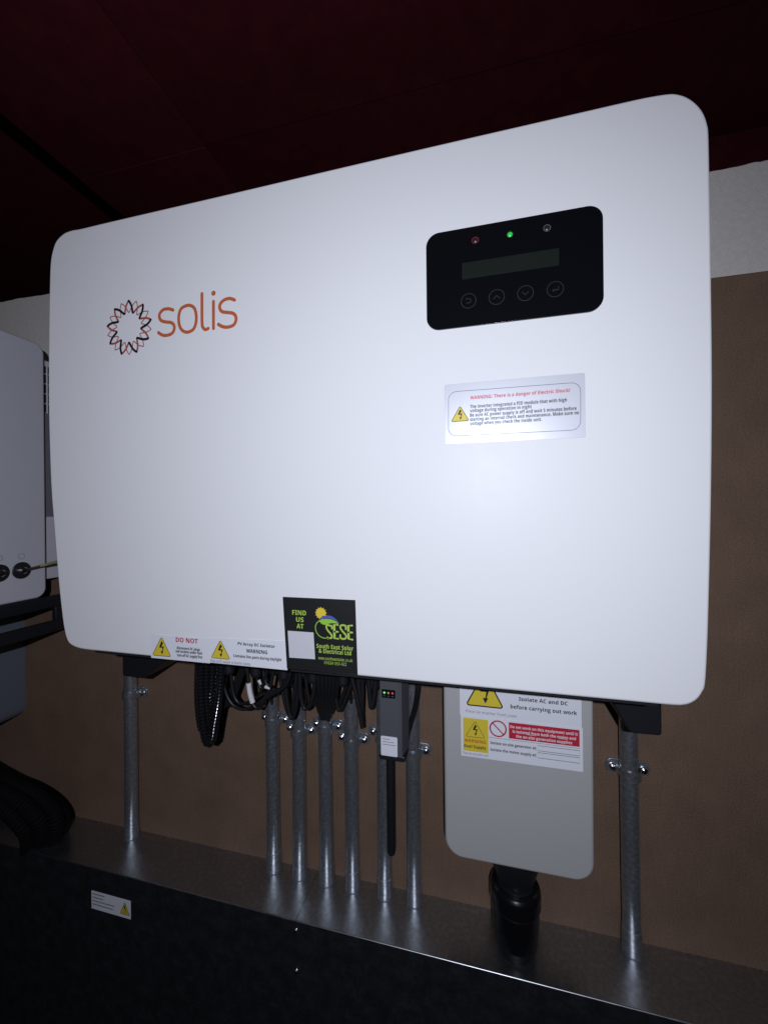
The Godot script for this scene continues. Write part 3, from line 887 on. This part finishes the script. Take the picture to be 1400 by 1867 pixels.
func make_cables() -> void:
	for c in CABLES:
		var o := part("cable", tube(smooth3(to3(c[1]), 6), c[0], 10), "cable_black", self)
		tag(o, "thin black cable looped under the white inverter", "cable", "black cables hanging under the inverter")
	for c in BUNDLE:
		var o := part("ribbed_cable", tube(even(smooth3(to3(c[1]), 8), 0.0036), c[0], 14, 0.16), "shiny_black", self)
		tag(o, "glossy black ribbed cable hanging in a long loop under the inverter", "cable", "ribbed cables hanging in a long loop")
	var s := part("cable_sleeve", tube(smooth3(to3(SLEEVE), 5), 0.0052, 14), "sleeve_white", self)
	tag(s, "long white marker sleeve on a black cable loop", "cable sleeve")
	for q in SLEEVES_SMALL:
		var o := part("cable_tag", tube(to3(q), 0.0036, 10, 0.0, 0.5), "sleeve_white", self)
		tag(o, "scrap of white tape among the black cables", "tape", "white tape scraps among the cables")
	var l := part("logger_lead", tube(smooth3(to3(LOGGER_CABLE), 6), 0.0055, 12), "cable_black", self)
	tag(l, "black lead bending behind the grey data logger", "cable")


func make_logger() -> void:
	var t := thing("data_logger", "slim dark grey data logger stick plugged under the inverter", "data logger", Vector3(-0.152, -0.436, 0.14))
	var zf := 0.162
	# six-sided section: flat front, wide bevels
	var sec := [Vector2(-0.1775, 0.128), Vector2(-0.1735, 0.156), Vector2(-0.1720, zf), Vector2(-0.1400, zf), Vector2(-0.1335, 0.158), Vector2(-0.1265, 0.128)]
	var s := Shape.new()
	var y0 := -0.4345
	var y1 := -0.245
	for i in sec.size():
		var a: Vector2 = sec[i]
		var b: Vector2 = sec[(i + 1) % sec.size()]
		var d := (b - a).normalized()
		var m := Vector3(-d.y, 0, d.x)
		s.flat_quad(Vector3(a.x, y0, a.y), Vector3(b.x, y0, b.y), Vector3(b.x, y1, b.y), Vector3(a.x, y1, a.y), m)
	var centre := Vector3(-0.152, 0, 0.145)
	for i in sec.size():
		var a: Vector2 = sec[i]
		var b: Vector2 = sec[(i + 1) % sec.size()]
		for yy in [y0, y1]:
			s.tri(Vector3(a.x, yy, a.y), Vector3(b.x, yy, b.y), centre + Vector3(0, yy, 0), Vector3(0, signf(yy + 0.3), 0), Vector3(0, signf(yy + 0.3), 0), Vector3(0, signf(yy + 0.3), 0))
	part("case", s, "logger_grey", t)
	part("end_cap", prism(rounded(PackedVector2Array([Vector2(-0.1765, -0.446), Vector2(-0.1275, -0.446), Vector2(-0.1275, -0.4348), Vector2(-0.1765, -0.4348)]), 0.005), 0.126, 0.158, 0.003, 2), "black_plastic", t)
	var w := part("led_window", prism(rect(-0.1688, -0.3312, -0.1442, -0.3162, 0.001), zf - 0.001, zf + 0.0004, 0.0002, 1), "black_gloss", t)
	for k in 3:
		part("led", lathe([[0.0019, 0.0], [0.0015, 0.0005], [0.0, 0.0008]], facing_out(Vector3(-0.1640 + 0.0074 * k, -0.3220, zf + 0.0004)), 12), ["led_green_bright", "led_amber", "led_pink"][k], w, ["green light, lit", "dim amber light", "dim pink light"][k])
		part("print_line", ribbon(PackedVector2Array([Vector2(-0.1655 + 0.0074 * k, -0.3275), Vector2(-0.1622 + 0.0074 * k, -0.3275)]), 0.0006, zf + 0.0007), "print_grey", w)
	var lab := part("label", prism(rect(-0.1712, -0.4342, -0.1412, -0.3995, 0.0022), zf - 0.001, zf + 0.0004, 0.0001, 1), "label_white", t, "white label at the lower end")
	for k in 3:
		part("print_line", ribbon(PackedVector2Array([Vector2(-0.1675, -0.4045 - 0.0048 * k), Vector2(-0.1675 + [0.012, 0.020, 0.023][k], -0.4045 - 0.0048 * k)]), 0.0011, zf + 0.0007), "print_grey", lab)
	var a := part("antenna_stub", lathe([[0.0, -0.652], [0.0068, -0.652], [0.0082, -0.648], [0.0082, -0.44]], Transform3D(Basis.IDENTITY, Vector3(-0.1655, 0, 0.112)), 20), "cable_black", self)
	tag(a, "straight black cable end hanging below the data logger", "cable")


func make_isolator() -> void:
	var t := thing("isolator_box", "grey isolator box with red and yellow warning labels under the inverter", "isolator box", Vector3(0.06, -0.61, 0.0))
	var p := PackedVector2Array([Vector2(-0.0615, -0.612), Vector2(0.1805, -0.612), Vector2(0.1815, -0.23), Vector2(-0.0620, -0.23)])
	part("enclosure", prism(rounded(p, 0.032, 10), 0.0, 0.140, 0.006, 4), "grey_enclosure", t)
	var zl := 0.1404
	var a := part("warning_label", prism(rect(-0.0331, -0.3578, 0.1628, -0.262, 0.001), 0.139, zl, 0.0001, 1), "label_white", t, "white label reading Isolate AC and DC before carrying out work")
	lettering(TEXT_ISOLATE, zl + 0.0003, a)
	warning_triangle(ISO_TRI, zl + 0.0003, a, 0.0022)
	var b := part("warning_label", prism(rect(-0.0316, -0.4290, 0.1642, -0.3572, 0.001), 0.139, zl + 0.0003, 0.0001, 1), "label_white", t, "white dual supply label with yellow square and red panel")
	var z := zl + 0.0006
	part("yellow_field", sheet(levelled(DUAL_YELLOW), z), "yellow", b)
	warning_triangle(DUAL_TRI, z + 0.0002, b, 0.0007)
	part("red_panel", sheet(levelled(DUAL_RED), z), "red_field", b)
	lettering(TEXT_DUAL, z + 0.0002, b)
	lettering(TEXT_RED, z + 0.0003, b)
	for r in [levelled(DUAL_BOX_A), levelled(DUAL_BOX_B)]:
		part("answer_box", ribbon(r, 0.0005, z, true), "print_ink", b)
	part("rule", ribbon(PackedVector2Array([Vector2(DUAL_LINE[0][0], DUAL_LINE[0][1]), Vector2(DUAL_LINE[1][0], DUAL_LINE[0][1])]), 0.0005, z), "print_ink", b)
	var c := Vector2(BAN[0][0], BAN[0][1])
	var rr: float = BAN[1][0] - BAN[0][0]
	var ban := ribbon(disc(c.x, c.y, rr, 40), 0.0024, z, true)
	ban.add(ribbon(PackedVector2Array([c + Vector2(-0.68, 0.68) * rr, c + Vector2(0.68, -0.68) * rr]), 0.0020, z))
	part("prohibition_sign", ban, "red_field", b)
	for u in [[0.0782, 0.0920], [0.1275, 0.1400]]:
		part("underline", ribbon(PackedVector2Array([Vector2(u[0], TEXT_RED[1][2] - 0.0016), Vector2(u[1], TEXT_RED[1][2] - 0.0016)]), 0.0005, z + 0.0003), "print_white", b)
	# gland and flexible conduit down to the trunking
	var g := thing("cable_gland", "bulky black cable gland between the grey isolator box and the trunking", "cable gland", Vector3(0.063, TRAY, 0.062))
	var tf := Transform3D(Basis.IDENTITY, Vector3(0.063, 0, 0.062))
	part("collar", lathe([[0.050, -0.611], [0.050, -0.634], [0.047, -0.650], [0.036, -0.684], [0.033, -0.694], [0.033, -0.706]], tf, 40), "black_plastic", g)
	part("nut", lathe(arc_profile(), tf, 40), "black_gloss", g)
	part("sleeve", lathe([[0.0430, -0.738], [0.0420, -0.775], [0.040, -0.802], [0.036, -0.820], [0.032, TRAY]], tf, 40), "black_gloss", g)


func arc_profile() -> Array:
	var a := [[0.033, -0.7005], [0.034, -0.7005]]
	for j in 9:
		var th := PI * 0.5 * j / 8.0
		a.append([0.034 + 0.0120 * sin(th), -0.7145 + 0.0140 * cos(th)])
	a.append([0.0460, -0.734])
	a.append([0.0430, -0.740])
	return a


func levelled(a: Array) -> PackedVector2Array:
	# a label is square: average its corners into a rectangle
	var p := to2(a)
	var x0 := (p[0].x + p[3].x) * 0.5
	var x1 := (p[1].x + p[2].x) * 0.5
	var y1 := (p[0].y + p[1].y) * 0.5
	var y0 := (p[2].y + p[3].y) * 0.5
	return PackedVector2Array([Vector2(x0, y0), Vector2(x1, y0), Vector2(x1, y1), Vector2(x0, y1)])


func make_neighbour() -> void:
	var turn := Transform3D(Basis(Vector3(0, 0, -1), Vector3(0, 1, 0), Vector3(1, 0, 0)), Vector3.ZERO)
	var t := thing("solar_inverter", "second white inverter, seen from its side with earth bolts", "inverter", Vector3(-1.3, -0.21, 0.0))
	part("side_panel", prism(rounded(PackedVector2Array([Vector2(-0.42, -0.2105), Vector2(-0.064, -0.2105), Vector2(-0.064, 0.4400), Vector2(-0.42, 0.4400)]), 0.024, 8), -1.75, -1.085, 0.006, 4).moved(turn), "neighbour_white", t, "white side panel")
	var rear := part("rear_frame", box(Vector3(-1.75, -0.168, 0.0), Vector3(-1.102, 0.408, 0.068), 0.002), "neighbour_white", t)
	part("heat_sink", box(Vector3(-1.11, -0.004, 0.004), Vector3(-1.0995, 0.272, 0.062), 0.001), "neighbour_grey", rear)
	part("fan_opening", box(Vector3(-1.11, 0.272, 0.006), Vector3(-1.0992, 0.392, 0.062), 0.001), "black_plastic", rear)
	for z in [0.020, 0.034, 0.048]:
		part("grille_bar", box(Vector3(-1.10, 0.268, z), Vector3(-1.0975, 0.394, z + 0.003), 0.0008), "neighbour_white", rear)
	for k in 4:
		part("grille_bar", box(Vector3(-1.10, 0.292 + 0.026 * k, 0.006), Vector3(-1.0980, 0.2945 + 0.026 * k, 0.062), 0.0008), "neighbour_white", rear)
	for k in 2:
		var at := Vector3(-1.085, -0.1345, [0.1207, 0.166][k])
		var out := Transform3D(Basis(Vector3(0, 0, -1), Vector3(1, 0, 0), Vector3(0, -1, 0)), at)
		var b := part("earth_bolt", lathe([[0.0205, -0.001], [0.0205, 0.0012], [0.019, 0.002], [0.012, 0.002], [0.012, 0.005], [0.0, 0.0052]], out, 28), "dark_steel", t)
		part("bolt_head", lathe([[0.008, 0.005], [0.008, 0.009], [0.006, 0.0112], [0.0, 0.012]], out, 20), "bright_screw", b)
		part("earth_symbol", ribbon(disc(-at.z, -0.1000, 0.0066), 0.0010, -1.0845, true).moved(turn), "print_grey", t)
	for y in [[-0.242, -0.2112], [-0.307, -0.277]]:
		part("bracket_rail", box(Vector3(-1.096, y[0], 0.02), Vector3(-1.082, y[1], 0.40), 0.004), "black_plastic", t)
	part("bracket_upright", box(Vector3(-1.096, -0.2775, 0.0), Vector3(-1.082, -0.2415, 0.045), 0.002), "black_plastic", t)
	var w := thing("earth_wire", "yellow and green earth wire bolted to the second inverter's side", "wire", Vector3(-1.08, -0.134, 0.12))
	part("lug", tube(PackedVector3Array([Vector3(-1.076, -0.1335, 0.114), Vector3(-1.0735, -0.131, 0.102), Vector3(-1.068, -0.128, 0.090)]), 0.0032, 10), "copper_lug", w)
	part("insulation", tube(smooth3(PackedVector3Array([Vector3(-1.068, -0.128, 0.090), Vector3(-1.05, -0.1215, 0.076), Vector3(-0.98, -0.105, 0.065), Vector3(-0.80, -0.09, 0.08), Vector3(-0.735, -0.09, 0.085)]), 6), 0.0034, 10), "earth_wire", w)
	var i := part("isolator_box", prism(rounded(PackedVector2Array([Vector2(-1.55, -0.573), Vector2(-1.26, -0.573), Vector2(-1.26, -0.23), Vector2(-1.55, -0.23)]), 0.03), 0.0, 0.11, 0.005, 3), "neighbour_box", self)
	tag(i, "plain grey isolator box half out of view under the second inverter", "isolator box")
	for c in FLEX:
		var o := part("flexible_conduit", tube(even(smooth3(to3(c[1]), 8), 0.004), c[0], 18, 0.03), "flex_black", self)
		tag(o, "thick black flexible conduit curving down beside the trunking end", "conduit", "black flexible conduits under the second inverter")
	var e := part("earth_tail", tube(smooth3(to3(EARTH_TAIL), 5), 0.003, 8), "earth_wire", self)
	tag(e, "short yellow green wire end beside the black flexible conduits", "wire")


func _ready() -> void:
	rng.seed = 5
	var cam := Camera3D.new()
	cam.name = "camera"
	cam.fov = 106.03
	cam.near = 0.02
	cam.far = 20.0
	cam.transform = Transform3D(Basis(Vector3(0.9720, -0.0096, -0.2350), Vector3(0.0094, 1.0, -0.0023), Vector3(0.2350, 0.0, 0.9720)).orthonormalized(), Vector3(0.0, 0.0, 0.83))
	add_child(cam)
	cam.current = true

	var we := WorldEnvironment.new()
	we.name = "environment"
	var env := Environment.new()
	env.background_mode = Environment.BG_COLOR
	env.background_color = Color(0.010, 0.010, 0.016)
	env.tonemap_mode = Environment.TONE_MAPPER_LINEAR
	env.tonemap_exposure = 1.0
	env.sdfgi_enabled = true
	env.ssao_enabled = true
	env.ssil_enabled = true
	we.environment = env
	add_child(we)

	# the phone torch: a small LED just above and behind the lens
	var torch := SpotLight3D.new()
	torch.name = "phone_torch"
	torch.position = Vector3(0.045, 0.136, 1.09)
	torch.look_at_from_position(torch.position, torch.position + Vector3(-0.49, -0.31, -1.0))
	torch.spot_angle = 89.3
	torch.spot_angle_attenuation = 1.0
	torch.spot_range = 8.0
	torch.spot_attenuation = 2.0
	torch.light_energy = 0.83
	torch.light_color = Color(0.915, 0.935, 1.0)
	torch.light_size = 0.01
	torch.shadow_enabled = true
	add_child(torch)

	make_materials()
	make_setting()
	make_trunking()
	make_inverter()
	make_isolator()
	make_neighbour()

	var xs := [-0.8724, -0.4677, -0.4023, -0.3361, -0.2751, -0.2023, -0.1379, 0.2741]
	var tops := [-0.33, -0.417, -0.402, -0.461, -0.4075, -0.35, -0.33, -0.33]
	var ys := [-0.4625, -0.4835, -0.5006, -0.4836, -0.5064, -0.4856, -0.5120, -0.4930]
	var which := ["steel conduit on its own under the inverter's foot beside the second inverter", "first of six steel conduits counted from the long ribbed cable loop", "second of six steel conduits counted from the long ribbed cable loop", "third of six steel conduits, with cables running into its top", "fourth of six steel conduits counted from the long ribbed cable loop", "steel conduit standing behind the grey data logger", "steel conduit between the data logger and the grey isolator box", "steel conduit on its own beyond the grey labelled isolator box"]
	var clips := ["saddle clip on the lone conduit near the second inverter", "saddle clip on the first of the six conduits", "saddle clip on the second of the six conduits", "saddle clip on the conduit that cables run into", "saddle clip on the fourth of the six conduits", "saddle clip half hidden behind the data logger", "saddle clip on the conduit between data logger and isolator box", "saddle clip on the lone conduit beyond the isolator box"]
	for i in 8:
		conduit(xs[i], tops[i], which[i], [0.030, 0.044, 0.028, 0.043, 0.043, 0.042, 0.034, 0.046][i], [0.0015, -0.001, 0.002, -0.0015, -0.001, 0.001, 0.0, -0.003][i])
		saddle(xs[i], ys[i], clips[i])
	make_cables()
	make_logger()
